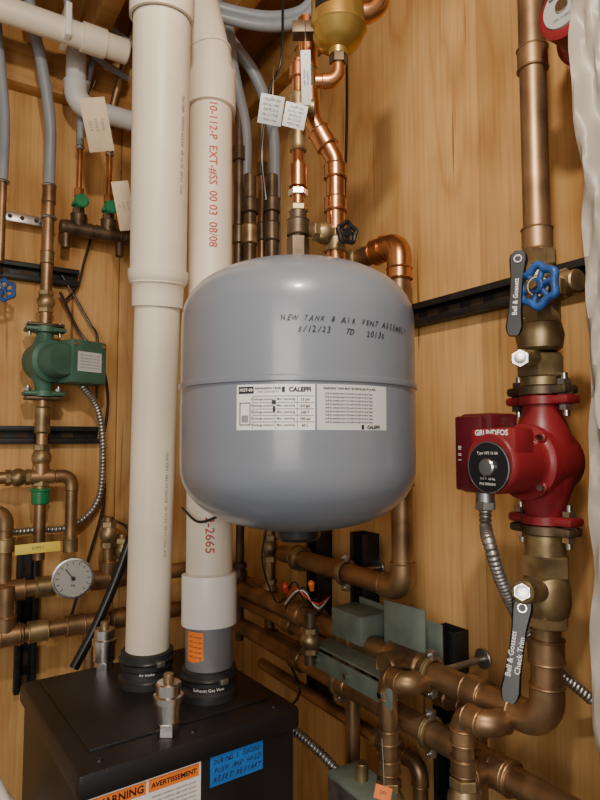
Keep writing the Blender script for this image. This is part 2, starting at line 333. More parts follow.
b.text('Exhaust Gas Vent',.0062,lambda x,y: at(base2,0)+(nn*math.cos(x/.041)+ee*math.sin(x/.041))*.0422+V((0,0,BT+.024+y)),WHT); b.end()
def relief(px,py,d,h,r):
    p=DP(px,py,d); p=at(p,BT); b=B('air_vent_valve')
    b.hexn(p,p+ZA*.016,r*.95,STL); b.lathe([(r*.6,.014),(r*1.05,.018),(r*1.08,h*.55),(r*1.2,h*.56),(r*1.2,h*.66),(r*1.0,h*.68),(r,h*.86),(r*.9,h*.88),(r*.3,h*.89),(0,h*.89)],p,ZA,STL,28)
    b.cyl(p+ZA*h*.86,p+ZA*h*1.02,r*.42,BRA,16); b.end()
relief(168,724,.775,.074,.0160); relief(104,664,.985,.078,.0165)
# ---------------------------------------------------------------- expansion tank
TD=.785; TC=DP(298,400,TD); TC=at(TC,0); TR=.151
zt_,zs,zb_=1.729,1.566,1.386
b=B('expansion_tank'); prof=[]
for i in range(0,15):
    t=i/14*math.pi/2; r=TR*math.sin(t)**(2/2.45); z=(zt_-.082)+.082*math.cos(t)**(2/2.3); prof.append((r if i else 0,z))
prof+=[(TR,zs+.02),(TR,zs+.004),(TR+.0022,zs+.003),(TR+.0026,zs),(TR+.0022,zs-.003),(TR,zs-.004),(TR+.0005,zs-.03)]
for i in range(14,-1,-1):
    t=i/14*math.pi/2; r=TR*math.sin(t)**(2/2.35); z=(zb_+.084)-.084*math.cos(t)**(2/2.25); prof.append((r if i else 0,z))
b.lathe(prof[::-1],TC,ZA,TANK,96)
b.lathe([(.040,zt_-.004),(.040,zt_+.002),(.030,zt_+.005),(.014,zt_+.006)],TC,ZA,STL,28)
b.lathe([(0,zb_-.014),(.026,zb_-.014),(.029,zb_-.010),(.030,zb_+.006)],TC,ZA,BLK,28)
tn=(CAM-TC); tn.z=0; dist=tn.length; tn.normalize(); te=ZA.cross(tn)
def ang(px):
    s=(px-298)/FP; lo,hi=-1.3,1.3
    for _ in range(40):
        m_=(lo+hi)/2
        if TR*math.sin(m_)/(dist-TR*math.cos(m_))<s: lo=m_
        else: hi=m_
    return lo
def tk(off=.0006):
    return lambda x,z: TC+(tn*math.cos(x/TR)+te*math.sin(x/TR))*(TR+off)+V((0,0,z))
xs=lambda px: ang(px)*TR
zf=lambda py: Z(TC+tn*TR,py)
b.patch(tk(.0006),xs(237),zf(430),xs(315),zf(384),WHT,14); b.patch(tk(.0006),xs(317),zf(430),xs(386),zf(384),LAB2,14)
T=tk(.0012)
b.patch(T,xs(239),zf(393),xs(254),zf(386),INK,3); 
b.text('HGT-60',.0045,tk(.0016),WHT,xs(246.5),zf(389.5),bold=.0001); b.text('CALEFFI',.0066,T,INK,xs(300),zf(389.5),bold=.0003)
b.patch(T,xs(282),zf(392),xs(285),zf(386.5),INK)
b.text('EXPANSION TANK',.0034,T,INK,xs(268),zf(388),bold=.0001); b.text('VASE EXPANSION',.0030,T,INK,xs(268),zf(391.5))
for i in range(5):
    y0=zf(396+i*6.5); b.patch(T,xs(253),y0,xs(314),y0+.0005,INK,8)
    b.text('Precharge pressure',.0032,T,INK,xs(262.5),y0-.0030,bold=.00005); b.text(['12 psi','6.4 gal','240 F','100 psi','60 L'][i],.0040,T,INK,xs(305),y0-.0034,bold=.0001); b.text('Max. operating',.0032,T,INK,xs(286),y0-.0030,bold=.00005)
for px in (253,275,297): b.patch(T,xs(px),zf(429),xs(px)+.0005,zf(396),INK,1)
b.patch(T,xs(240),zf(425),xs(240.9),zf(402),INK); b.patch(T,xs(250),zf(425),xs(250.8),zf(402),INK); b.patch(T,xs(240),zf(402.8),xs(250),zf(402),INK); b.patch(T,xs(240),zf(425),xs(250),zf(424.2),INK)
b.patch(T,xs(242),zf(422),xs(248.5),zf(415),INKF); b.patch(T,xs(272),zf(404),xs(276),zf(400),INK); b.patch(T,xs(273),zf(412),xs(275),zf(406),INK)
b.text('WARNING: TANK MUST BE INSTALLED BY A PRO',.0030,T,INK,xs(351),zf(388),bold=.0001,sx=.95)
for i in range(9): b.text('Verify the operating pressure of the system and adjust the tank air charge',.0027,T,INK,xs(350),zf(393+i*3.6),sx=.70,bold=.00005)
b.text('CALEFFI',.0050,T,INK,xs(373),zf(427),bold=.0002); b.patch(T,xs(361),zf(429),xs(363.5),zf(424.5),INK)
b.hand('NEW TANK & AIR VENT ASSEMBLY',.0088,tk(.0008),INK,xs(356),zf(319),xs(410)-xs(299),slope=-.02)
b.hand('5/12/23   TD   20/30',.0092,tk(.0008),INK,xs(345),zf(330),xs(388)-xs(307),slope=-.02)
b.end(30)
# ---------------------------------------------------------------- riser above the tank
b=B('tank_riser_pipe'); top=at(TC,zt_+.005)
zz=lambda py: Z(TC,py)
b.hexn(top,at(TC,zz(238)),.015,BRZ); b.cyl(at(TC,zz(242)),at(TC,zz(205)),.0115,BRZ); collar(b,at(TC,zz(228)),ZA,.0145,.022,BRZ)
b.hexn(at(TC,zz(212)),at(TC,zz(206)),.014,BRA); b.hexn(at(TC,zz(196)),at(TC,zz(190)),.013,STL); b.cyl(at(TC,zz(206)),at(TC,zz(60)),.0085,COPN)
b.lathe([(.009,0),(.0125,.001),(.0125,.03),(.009,.031)],at(TC,zz(188)),ZA,COPN); b.lathe([(.009,0),(.0115,.001),(.0115,.028),(.009,.029)],at(TC,zz(152)),ZA,BRA)
tee(b,at(TC,zz(108)),ZA,RT,.0095,BRA); collar(b,at(TC,zz(72)),ZA,.0115,.02,COPN)
q=TC+RT*.052+FH*.03
b.cyl(at(TC,zz(228)),at(q,zz(228)),.009,BRA); ballvalve(b,at(TC+RT*.035+FH*.02,zz(228)),RT+FH*.55,.010,.040,BRA)
hw=at(q,zz(234))+RT*.013-FH*.035; b.cyl(hw,hw+FH*.03,.004,BRA); b.torus(hw,FH-RT*.5,.013,.0035,BLK,28,8,.0015,5); b.lathe([(0,-.003),(.006,-.003),(.006,.003),(0,.003)],hw,FH-RT*.5,BLK)
for k in range(5):
    a=k*math.pi*.4; e_=(FH-RT*.5).normalized().cross(ZA); b.cyl(hw,hw+e_*.012*math.cos(a)+ZA*.012*math.sin(a),.0022,BLK,8)
b.end()
b=B('copper_riser_pipe'); R0=.0145
pts=[at(q,Z(q,262)),at(q,Z(q,160)),at(q-RT*.033,Z(q,118)),at(q-RT*.040,Z(q,20))]
path,_=rounded(pts,.03); b.tube(path,R0*.9,COPN,20)
for py in (245,205,172): collar(b,at(q,Z(q,py)),ZA,R0*1.08,.02,COPN if py<240 else BRA)
collar(b,(pts[1]+pts[2])/2,pts[2]-pts[1],R0*1.1,.028,COPN); collar(b,at(q-RT*.0385,Z(q,80)),ZA,R0*1.0,.03,BRA)
b.end()
b=B('air_separator'); c=DP(338,20,.80); ra=.036
b.lathe([(0,-.052),(.012,-.05),(.013,-.043),(.020,-.040),(.030,-.032),(ra,-.018),(ra+.002,-.016),(ra+.002,-.012),(ra,-.010),(ra,.04),(.03,.05),(.012,.055),(0,.055)],c,ZA,BRY,36)
b.hexn(c-ZA*.062,c-ZA*.046,.012,BRZ); b.box(c-RT*.046-ZA*.015,(.03,.02,.016),BRZ,ax=(RT,FH,ZA)); 
pipe(b,[c-ZA*.048,c-ZA*.085,c-ZA*.085-RT*.03-FH*.0],.0085,COPN)
pipe(b,[c-RT*.005+ZA*.01,c+RT*.056+ZA*.01,c+RT*.056+ZA*.12],.0125,COPN)
n9=(CAM-c); n9.z=0; n9.normalize(); e9=ZA.cross(n9)
fa=lambda k:(lambda x,y: c+V((0,0,y))+(n9*math.cos(x/ra)+e9*math.sin(x/ra))*(ra+k))
b.patch(fa(.0006),-.034,.002,.004,.03,BLK,8); b.text('CALEFFI',.007,fa(.001),WHT,-.015,.012)
b.end()
def tag(name,px,py,w,h,d,rot,m,lines=5,ink=INK,txt=None,sx=.62,string=True):
    b=B(name); c=DP(px,py,d); n=(CAM-c).normalized(); ex=(RT*math.cos(rot)+ZA*math.sin(rot)).normalized(); ex=(ex-n*ex.dot(n)).normalized(); ey=n.cross(ex)
    b.box(c,(w,h,.0008),m,ax=(ex,ey,n),bev=.0002)
    F_=lambda x,y: c+ex*x+ey*y+n*.0008
    txt=txt or ['CALEFFI 502','INSTALL VERT.','DATE 5/12','No 2117-45','Made in Italy']
    if h>w*1.3: F_=lambda x,y: c-ey*x+ex*y+n*.0008; hh,ww=w,h
    else: hh,ww=h,w
    for i in range(lines):
        y=hh*.5-hh*(i+1)/(lines+1); t=txt[i%len(txt)]; sz=min(hh/(lines+1)*.8,ww/(len(t)*.62)); b.text(t,sz,F_,ink,0,y,sx=.9)
    if string: b.tube(spline([c+ey*h*.42+n*.001,c+ey*h*.5+ZA*.02+FH*.005,c+ey*h*.5+ZA*.05+FH*.02]),.0006,STL,6)
    return b.end()
tag('hanging_tag',271,110,.030,.034,.755,-.2,LAB2); tag('hanging_tag',295,116,.028,.028,.75,-.25,WHT); tag('hanging_tag',306,78,.012,.060,.745,.03,WHT,2)
tag('paper_tag',97,125,.052,.105,1.28,.08,PAPER,3,INKF,['Supply','zone 2','10/14']); tag('paper_tag',124,206,.035,.10,1.28,.1,PAPER,3,INKF,['Return','zone 1','ok'])
# ---------------------------------------------------------------- copper loop right of the tank
r=.0185
b=B('copper_pipe'); pA=RW(403,590,.085); zA=pA.z; xA=pA.x; zTop=Z(pA,243)
xl=RW(283,550,.085).x; xtl=RW(338,258,.085).x
pipe(b,[(xl,-.085,zA),(xA,-.085,zA),(xA,-.085,zTop),(xtl,-.085,zTop)],r,COP,COP,rad=.03)
ptop=[(xA,-.085,zTop-.05),(xA,-.085,zTop),(xA-.05,-.085,zTop)]; pa,ar=rounded(ptop,.032); b.tube(pa,r*1.16,COPN,20)
collar(b,(xA-.05,-.085,zTop),XA,r*1.24,.028,COPN); collar(b,(xA,-.085,zTop-.055),ZA,r*1.2,.02,COPN); collar(b,(xA-.13,-.085,zTop),XA,r*1.3,.05,BRA)
for z in (Z(pA,480),): collar(b,(xA,-.085,z),ZA,r*1.12,.02,COP)
x=RW(300,560,.085).x; collar(b,(x,-.085,zA),XA,r*1.35,.022,BRA); clampx(b,RW(345,560,.085).x,.085,zA,r)
b.end()
pB=DP(548,726,.735); OB=-pB.y; zB=pB.z; xB=pB.x
def xr(px,off): return RW(px,600,off).x
b=B('copper_pipe')
pipe(b,[(xr(231,OB),-OB,zB),(xB,-OB,zB),(xB,-OB,Z(pB,540))],r,COP,COP,rad=.034)
for px in (300,352,475): x=xr(px,OB); collar(b,(x,-OB,zB),XA,r*1.22,.03,COP)
clampx(b,xr(430,OB),OB,zB,r); clampx(b,xr(318,OB),OB,zB,r)
tee(b,V((xr(405,OB),-OB,zB)),XA,-YA,r*.98,COP)
collar(b,(xB,-OB,Z(pB,650)),ZA,r*1.18,.03,COP)
b.end()
b=B('copper_pipe'); pC=DP(552,798,.735); zC=pC.z
pipe(b,[(xr(231,OB),-OB,zC),(1.14,-OB,zC)],r,COP)
for px in (300,345,500): collar(b,(xr(px,OB),-OB,zC),XA,r*1.2,.03,COP)
clampx(b,xr(428,OB),OB,zC,r); clampx(b,xr(346,OB)-.02,OB,zC,r); tee(b,V((xr(484,OB),-OB,zC)),XA,-YA,r*.98,COP)
b.end()
for px,py in ((388,676),(463,714)):
    b=B('copper_drop_pipe'); o2=OB+.047; p=RW(px,py,o2); rr=.0145
    pipe(b,[(p.x+.04,-OB-.005,p.z+.0),(p.x+.04,-o2,p.z),(p.x,-o2,p.z),(p.x,-o2,.0)],rr,COP,rad=.022)
    for y in (735,765): collar(b,(p.x,-o2,Z(p,y)),ZA,rr*1.2,.02,COP)
    ballvalve(b,V((p.x,-o2,Z(p,800))),ZA,rr,.06,BRA); b.end()
b=B('copper_valve_riser'); p=RW(270,560,.10); pipe(b,[at(p,Z(p,612)),at(p,Z(p,515))],.013,COP); ballvalve(b,at(p,Z(p,548)),ZA,.012,.06,BRA); ballvalve(b,at(p,Z(p,590)),ZA,.012,.05,BRA); b.end()
b=B('copper_valve_riser'); p=RW(240,560,.12); pipe(b,[at(p,Z(p,640)),at(p,Z(p,500))],.010,BRZ); ballvalve(b,at(p,Z(p,575)),ZA,.012,.06,BRZ); b.end()
b=B('copper_valve_riser'); p=RW(310,640,.19); pipe(b,[at(p,Z(p,664)),at(p,Z(p,612))],.010,BRZ); ballvalve(b,at(p,Z(p,640)),ZA,.012,.045,BRA); b.end()
b=B('copper_pipe'); p=RW(236,575,.05); pipe(b,[p,V((p.x+.18,-.05,p.z)),V((p.x+.18,-.05,p.z-.1)),V((p.x+.42,-.05,p.z-.1))],.011,COP); b.end()
b=B('copper_pipe'); p=RW(236,598,.115); pipe(b,[p,V((xr(352,.115),-.115,p.z)),V((xr(352,.115),-.115,.0))],.013,COP); collar(b,V((xr(290,.115),-.115,p.z)),XA,.017,.03,COP); b.end()
# thinner runs behind and below the big lines
b=B('copper_pipe'); p=RW(478,700,.055); pipe(b,[V((xr(300,.055),-.055,p.z-.02)),V((p.x,-.055,p.z-.02)),V((p.x,-.055,.0))],.0125,COP); collar(b,V((p.x-.07,-.055,p.z-.02)),XA,.016,.025,COP); collar(b,V((p.x,-.055,p.z-.10)),ZA,.016,.025,COP); b.end()
b=B('copper_pipe'); p=RW(420,765,.06); pipe(b,[V((xr(262,.06),-.06,p.z)),V((p.x,-.06,p.z)),V((p.x,-.06,.0))],.0125,COP); ballvalve(b,V((xr(385,.06),-.06,p.z)),XA,.013,.06,BRA); b.end()
b=B('junction_wiring')
for k,(m_,s_) in enumerate(((WRED,0),(WWH,4),(BLK,8),(BLK,-6))):
    b.tube(spline([RW(285,600+s_,.16),RW(295,588+s_,.17),RW(305,596-s_,.16),RW(318,604+s_,.15),RW(330,596,.10)]),.0016,m_,8)
b.lathe([(0,0),(.004,0),(.006,.016),(.003,.020),(0,.020)],RW(286,592,.17),V((.3,-.3,.8)),WRED,12)
b.lathe([(0,0),(.004,0),(.006,.016),(.003,.020),(0,.020)],RW(312,590,.17),V((.3,-.3,.8)),ORG,12)
b.tube(spline([RW(268,520,.15),RW(262,560,.16),RW(275,600,.16),RW(286,598,.17)]),.002,BLK,8)
b.tube(spline([RW(292,668,.19),RW(300,690,.19),RW(290,705,.19),RW(270,700,.19),RW(262,690,.18)]),.0025,BLK,8)
b.end()
# ---------------------------------------------------------------- struts
z1=RW(415,318).z; strut('strut_channel',(RW(345,340).x,-.001,z1),(1.13,-.001,z1),-YA)
for px,y1,y2 in ((326,528,700),(372,532,690),(457,626,830)):
    x=RW(px,600).x; p=V((x,-.001,0)); strut('strut_channel',at(p,Z(p,y2)),at(p,Z(p,y1)),-YA,w=.05,dp=.035)
z2=LW(0,270).z; strut('strut_channel',(.002,LW(-60,300).y,z2),(.002,LW(77,290).y,z2),XA)
z3=LW(50,435).z; strut('strut_channel',(.002,LW(-60,300).y,z3),(.002,LW(97,436).y,z3),XA)
p=LW(26,600,.002); strut('strut_channel',at(p,Z(p,690)),at(p,Z(p,545)),XA,w=.045)
b=B('pipe_hanger_bracket'); p=RW(380,650,.11); x=RW(340,650,.11).x; x2=RW(424,640,.11).x; w=x2-x; cx=(x+x2)/2
b.box((cx,-.125,Z(p,655)),(w,.10,.004),GG); b.box((cx,-.175,Z(p,668)),(w,.004,.03),GG); b.box((cx+.01,-.075,Z(p,630)),(w*.95,.004,.060),GG)
b.box((x+w*.26,-.11,Z(p,632)),(w*.40,.06,.050),GG,bev=.004); b.box((x+w*.8,-.11,Z(p,622)),(w*.38,.004,.085),GG,rot=Matrix.Rotation(.15,4,'Z'))
for k in (.1,.5,.9): b.lathe([(0,.006),(.005,.006),(.006,0)],(x+w*k,-.177,Z(p,668)),-YA,STL,6)
b.end()
# ---------------------------------------------------------------- right-hand riser, valve and pump
PP=DP(543,460,.735); PX,PY=PP.x,PP.y; zz=lambda py: Z(PP,py)
def PT(z,dx=0,dy=0): return V((PX+dx,PY+dy,z))
b=B('copper_riser_pipe'); b.cyl(PT(zz(300)),PT(2.5),.0165,COP,24)
for py in (60,240): collar(b,PT(zz(py)),ZA,.0187,.03,COP)
b.end()
b=B('isolation_valve')
b.hexn(PT(zz(325)),PT(zz(300)),.028,BRA); b.cyl(PT(zz(335)),PT(zz(250)),.021,BRA); b.hexn(PT(zz(268)),PT(zz(252)),.024,BRA)
b.lathe([(.02,0),(.026,.004),(.029,.02),(.026,.034),(.02,.038)],PT(zz(352)),ZA,BRA,28)
b.hexn(PT(zz(378)),PT(zz(355)),.029,BRA); b.cyl(PT(zz(388)),PT(zz(370)),.024,BRA)
d=-YA; wc=DP(538,286,.665); b.cyl(PT(wc.z),wc,.013,BRA); b.hexn(wc+YA*.03,wc+YA*.018,.017,BRA)
b.cyl(wc+YA*.004,wc-YA*.006,.009,BLU,16); b.torus(wc,d,.0215,.0048,BLU,48,10,.0022,6)
for k in range(6):
    a=k*math.pi/3+.2; e=V((math.cos(a),0,math.sin(a))); b.cyl(wc,wc+e*.021,.0035,BLU,10)
b.hexn(wc-YA*.005,wc-YA*.011,.005,BRA)
b.cyl(PT(zz(292)),PT(zz(292),.060,-.01),.014,BRA); b.hexn(PT(zz(292),.03,-.005),PT(zz(292),.045,-.01),.019,BRA)
b.cyl(PT(zz(358),0,0),DP(520,358,.69),.010,BRA); e=DP(520,358,.69); b.hexn(e,e+(CAM-e).normalized()*.010,.0105,STL); b.lathe([(0,.003),(.006,.002),(.0065,0)],e+(CAM-e).normalized()*.010,CAM-e,STL,16)
b.end()
def lever(name,p0,p1,w,n,m=BLK,txt=None):
    b=B(name); p0=V(p0);p1=V(p1); d=(p1-p0); L=d.length; d.normalize(); s=d.cross(n).normalized(); n=s.cross(d).normalized()
    if n.dot(CAM-p0)<0: n=-n
    prof=[(-.5,.55),(-.46,.8),(-.40,.95),(-.2,.75),(0,.7),(.2,.75),(.40,1.0),(.46,.9),(.5,.5)]; t=.006; c=(p0+p1)/2; rows=[]
    for u,k in prof: rows.append([b.bm.verts.new(c+d*u*L+s*x*k*w/2+n*z) for x,z in ((-1,-t/2),(-.8,-t),(.8,-t),(1,-t/2),(1,t/2),(.8,t),(-.8,t),(-1,t/2))])
    for a_,b_ in zip(rows,rows[1:]):
        for i in range(8): b.face((a_[i],a_[(i+1)%8],b_[(i+1)%8],b_[i]),m)
    b.face(rows[0][::-1],m); b.face(rows[-1],m)
    q=c+d*.40*L; b.torus(q+n*.006,n,w*.20,.0015,STL,16,6)
    if txt:
        for i,t_ in enumerate(txt): b.text(t_,w*.36,lambda x,y: c-d*.05*L+n*.0066+d*x+(n.cross(d))*y,WHT,0,(.5-i)*w*.40 if len(txt)>1 else 0,bold=.0001)
    bmesh.ops.recalc_face_normals(b.bm,faces=b.bm.faces[:]); return b.end()
nv=(-YA*.8+XA*.5).normalized()
lever('valve_lever',DP(514,336,.68),DP(519,252,.685),.020,nv,txt=['Bell & Gossett'])
lever('valve_lever',DP(509,702,.665),DP(524,598,.69),.023,nv,txt=['Bell & Gossett','Check Trim'])
b=B('isolation_valve')
b.cyl(PT(zz(565)),PT(zz(532)),.024,BRA); b.hexn(PT(zz(576)),PT(zz(554)),.029,BRA); b.lathe([(.018,-.03),(.025,-.024),(.028,-.01),(.028,.01),(.025,.024),(.018,.03)],PT(zz(594)),ZA,BRA,28)
b.hexn(PT(zz(626)),PT(zz(612)),.026,BRA); e=DP(522,592,.68); b.cyl(PT(zz(590)),e,.0135,BRA); b.hexn(e,e+(CAM-e).normalized()*.006,.010,STL); b.lathe([(0,.003),(.007,.002),(.0075,0)],e+(CAM-e).normalized()*.006,CAM-e,STL,16)
b.end()
def flange(b,c,m,w=.088,dp=.052,t=.011):
    b.lathe([(0,-t/2),(dp/2,-t/2),(dp/2+.001,-t/2+.001),(dp/2+.001,t/2-.001),(dp/2,t/2),(0,t/2)],c,ZA,m,28)
    b.box(c,(w,dp*.55,t),m,bev=.004)
    for s in (-1,1):
        q=c+XA*s*w*.38; b.cyl(q-ZA*.020,q+ZA*.020,.004,STL,12); b.hexn(q+ZA*t*.5,q+ZA*(t*.5+.007),.0085,STL); b.hexn(q-ZA*(t*.5+.007),q-ZA*t*.5,.0085,STL)
b=B('circulator_pump')
zt1,zb1=zz(396),zz(524); zc=(zt1+zb1)/2-.002
flange(b,PT(zt1-.006),RED); flange(b,PT(zt1+.006),BRZ,.084); flange(b,PT(zb1+.006),RED); flange(b,PT(zb1-.006),BRZ,.084)
b.lathe([(.022,-.075),(.023,-.06),(.029,-.045),(.036,-.025),(.039,0),(.036,.025),(.029,.045),(.023,.06),(.022,.075)],PT(zc),ZA,RED,32)
b.lathe([(0,-.034),(.032,-.034),(.039,-.026),(.041,-.01),(.041,.026),(.045,.028),(.045,.038),(.040,.040),(.037,.044),(.037,.052)],PT(zc),-YA,RED,36)
b.lathe([(.037,.05),(.036,.055),(.036,.088),(.035,.095),(.032,.098),(0,.098)],PT(zc),-YA,RED,36)
for k in range(4):
    a=k*math.pi/2+math.pi/4; q=PT(zc)+V((math.cos(a)*.040,0,math.sin(a)*.040)); b.cyl(q-YA*.026,q-YA*.044,.006,RED,12); b.lathe([(0,.004),(.004,.004),(.0045,0)],q-YA*.044,-YA,STL,12)
fc=PT(zc-.001)-YA*.0982
b.box(PT(zc+.023,.002,-.078),(.064,.036,.034),RED,bev=.006)
b.lathe([(0,.0025),(.0285,.0025),(.0295,0)],fc-ZA*.004,-YA,BLK,36); b.lathe([(0,.007),(.009,.007),(.0105,.0055),(.0105,0)],fc-ZA*.004,-YA,STL,24)
b.torus(fc-ZA*.004-YA*.002,YA,.0285,.0009,STL,36,6)
FF=lambda x,y: fc-YA*.0032+XA*x+ZA*y
b.text('GRUNDFOS',.0088,lambda x,y: PT(zc+.034,x+.002,-.0965)+ZA*y,WHT,0,0,bold=.0003)
b.text('Type UPS 15-58',.0045,FF,WHT,0,.012); b.text('115 V  60 Hz',.004,FF,WHT,0,-.017); b.text('P/N 59896341',.004,FF,WHT,0,-.023)
b.box(PT(zc+.010,-.036,-.055),(.050,.050,.096),DRED,bev=.005); b.box(PT(zc+.010,-.040,-.083),(.042,.010,.090),DRED,bev=.003)
b.box(PT(zc+.010,-.062,-.055),(.004,.044,.088),DRED,bev=.002)
for k in range(6): b.box(PT(zc+.042-.013*k,-.065,-.055),(.003,.036,.004),RED,bev=.001)
b.text('I  II  III',.007,lambda x,y: PT(zc+.01,-.052,-.0885)+ZA*x-XA*y,WHT)
b.cyl(PT(zc-.036,-.034,-.066),PT(zc-.052,-.034,-.066),.011,GAL,16); b.hexn(PT(zc-.048,-.034,-.066),PT(zc-.058,-.034,-.066),.0125,GAL)
b.end()
b=B('flexible_conduit')
s0=PT(zc-.050,-.034,-.066)
flex(b,[s0,s0-ZA*.03,DP(490,545,.67),DP(503,585,.69),DP(527,632,.75),DP(556,668,.77),DP(592,700,.775)],.0078,GAL,.0062); b.end()
b=B('circulator_pump'); c=DP(563,6,.68); 
b.lathe([(0,0),(.028,0),(.034,.004),(.034,.045),(.042,.05),(.046,.055),(.046,.075),(.036,.09),(0,.09)],c,YA,RED,36); b.lathe([(0,.002),(.024,.002),(.025,0)],c,-YA,FACE,36); b.lathe([(0,.005),(.007,.005),(.008,.002)],c,-YA,STL,20)
b.text('GRUNDFOS',.006,lambda x,y: c-YA*.003+XA*x+ZA*y,INK,0,.014,bold=.0002); b.text('UPS 15-58FC',.004,lambda x,y: c-YA*.003+XA*x+ZA*y,INK,0,-.014)
b.box(c+YA*.03+XA*.0+ZA*.05,(.05,.04,.05),DRED,bev=.004); flange(b,c+YA*.07+ZA*.07,RED); b.lathe([(.022,-.07),(.03,-.02),(.04,.0),(.03,.04),(.022,.07)],c+YA*.07,ZA,RED)
b.cyl(c+YA*.07+ZA*.07,V((c.x,c.y+.07,2.5)),.0165,COP)
b.end()
# ---------------------------------------------------------------- left wall plumbing
def lz(px,py,off): return LW(px,py,off)
p=lz(46,300,.075); px_,py_=p.x,p.y
b=B('copper_riser_pipe'); 
top=at(p,Z(p,185)); b.cyl(at(p,Z(p,332)),top,.0125,COP)
collar(b,at(p,Z(p,195)),ZA,.0145,.04,COP); ballvalve(b,at(p,Z(p,302)),ZA,.013,.05,BRA); collar(b,at(p,Z(p,258)),ZA,.015,.03,BRA)
b.cyl(at(p,Z(p,392)),at(p,Z(p,560)),.0125,COP); collar(b,at(p,Z(p,420)),ZA,.0165,.06,BRA); ballvalve(b,at(p,Z(p,458)),ZA,.014,.06,BRA)
b.cyl(at(p,Z(p,504)),at(p,Z(p,488)),.019,GRN2,20); b.torus(at(p,Z(p,490)),ZA,.018,.004,GRN2,20,8); b.hexn(at(p,Z(p,486)),at(p,Z(p,476)),.018,BRA)
b.box(at(p,Z(p,218))+XA*(-.037)+YA*(-.04),(.006,.10,.022),GAL,bev=.002); b.torus(at(p,Z(p,218)),ZA,.016,.003,GAL,20,6)
for k in (-.075,-.05,-.02): b.lathe([(0,.004),(.004,.004),(.005,0)],at(p,Z(p,218))+XA*(-.034)+YA*k,XA,DARK,10)
b.end()
b=B('pex_tube'); b.tube(spline([at(p,Z(p,188)),at(p,Z(p,165)),lz(50,120,.09),lz(41,60,.11),lz(32,20,.12),lz(27,-20,.13)]),.0125,PEX,16); b.torus(at(p,Z(p,186)),ZA,.0135,.003,STL,20,6); b.end()
b=B('pex_tube'); q=lz(2,200,.08); b.tube(spline([at(q,Z(q,182)),at(q,Z(q,120)),lz(0,60,.09),lz(-6,0,.1)]),.011,PEX,16); b.cyl(at(q,Z(q,262)),at(q,Z(q,180)),.009,COP); b.torus(at(q,Z(q,182)),ZA,.0125,.003,STL,20,6); b.end()
b=B('valve_handwheel'); c=lz(4,290,.10); b.torus(c,(.9,-.3,0),.020,.005,BLU,40,8,.002,6); b.cyl(c,c-XA*.06,.007,BRA)
for k in range(6):
    a=k*math.pi/3; b.cyl(c,c+V((.3*math.sin(a)*.3,math.cos(a),math.sin(a))).normalized()*.02,.003,BLU,8)
b.end()
b=B('circulator_pump'); zc2=Z(p,362); c=at(p,zc2)
for s in (-1,1):
    q=c+ZA*s*.072; b.box(q,(.045,.085,.010),GRN,bev=.004); b.lathe([(0,-.006),(.027,-.006),(.027,.006),(0,.006)],q,ZA,GRN)
    b.box(q+ZA*s*.010,(.040,.078,.008),BRZ,bev=.003)
    for k in (-1,1): b.cyl(q+YA*k*.032-ZA*.014,q+YA*k*.032+ZA*.018,.004,STL,10); b.hexn(q+YA*k*.032+ZA*.006,q+YA*k*.032+ZA*.013,.008,STL)
b.lathe([(.017,-.07),(.02,-.05),(.03,-.03),(.034,0),(.03,.03),(.02,.05),(.017,.07)],c,ZA,GRN,28)
b.lathe([(0,-.03),(.036,-.03),(.042,-.02),(.042,.02),(.047,.022),(.047,.032),(.038,.036),(.037,.07),(.033,.077),(0,.078)],c,(.93,.36,0),GRN,32)
ex=V((-.36,.93,0)); dx=V((.93,.36,0))
b.box(c+dx*.045+ex*.062,(.070,.092,.098),GRN,ax=(dx,ex,ZA),bev=.006); b.box(c+dx*.0805+ex*.062,(.002,.060,.044),LAB2,ax=(dx,ex,ZA),bev=0)
for k in range(5): b.text('CIRCULATOR 007 115V 60Hz',.0040,lambda x,y: c+dx*.082+ex*(.062+x)+ZA*y,INK,0,.014-.007*k)
for s in (-1,1): b.lathe([(0,.003),(.004,.003),(.005,0)],c+dx*.0805+ex*(.062+.036*s)+ZA*.038,dx,STL,10)
b.end()
b=B('valve_manifold'); m0=lz(60,226,.06); m1=V((.06,lz(142,240,.06).y,m0.z)); b.cyl(m0,m1,.0165,BRZ)
for px in (78,108,136):
    q=V((.06,lz(px,232,.06).y,m0.z)); tee(b,q,YA,ZA,.015,BRZ); b.hexn(q+ZA*.02,q+ZA*.05,.014,BRZ); b.cyl(q+ZA*.05,q+ZA*.078,.010,GRN2,14); b.hexn(q+ZA*.055,q+ZA*.063,.017,GRN2); 
    b.cyl(q+ZA*.058,q+ZA*.058+XA*.03,.006,STL,12); b.cyl(q+ZA*.058+XA*.03,q+ZA*.058+XA*.038,.014,GRN2,12); b.torus(q+ZA*.058+XA*.034,XA,.013,.0035,GRN2,16,6)
    b.hexn(q+ZA*.078,q+ZA*.098,.012,COPN); b.cyl(q+ZA*.09,q+ZA*.20,.0065,COPN,14); b.torus(q+ZA*.2,ZA,.0085,.003,STL,16,6)
    b.tube(spline([q+ZA*.195,q+ZA*.3+XA*.01,q+ZA*.42+XA*.04+YA*.02,q+ZA*.6+XA*.08+YA*.05]),.0085,PEX if px!=108 else COP,12)
for px,z_ in ((66,0),(120,0)):
    q=V((.06,lz(px,232,.06).y,m0.z)); b.cyl(q-ZA*.015,q-ZA*.05,.010,BRZ,14)
b.end()
b=B('pvc_condensate_pipe'); q=LW(0,8,.22); y1=LW(-80,8,.22).y; y2=LW(128,40,.22).y
b.cyl((.22,y1,q.z),(.22,y2,q.z),.026,PVC,28); b.lathe([(.026,0),(.030,.001),(.030,.05),(.026,.051)],(.22,y2-.10,q.z),YA,PVC,28)
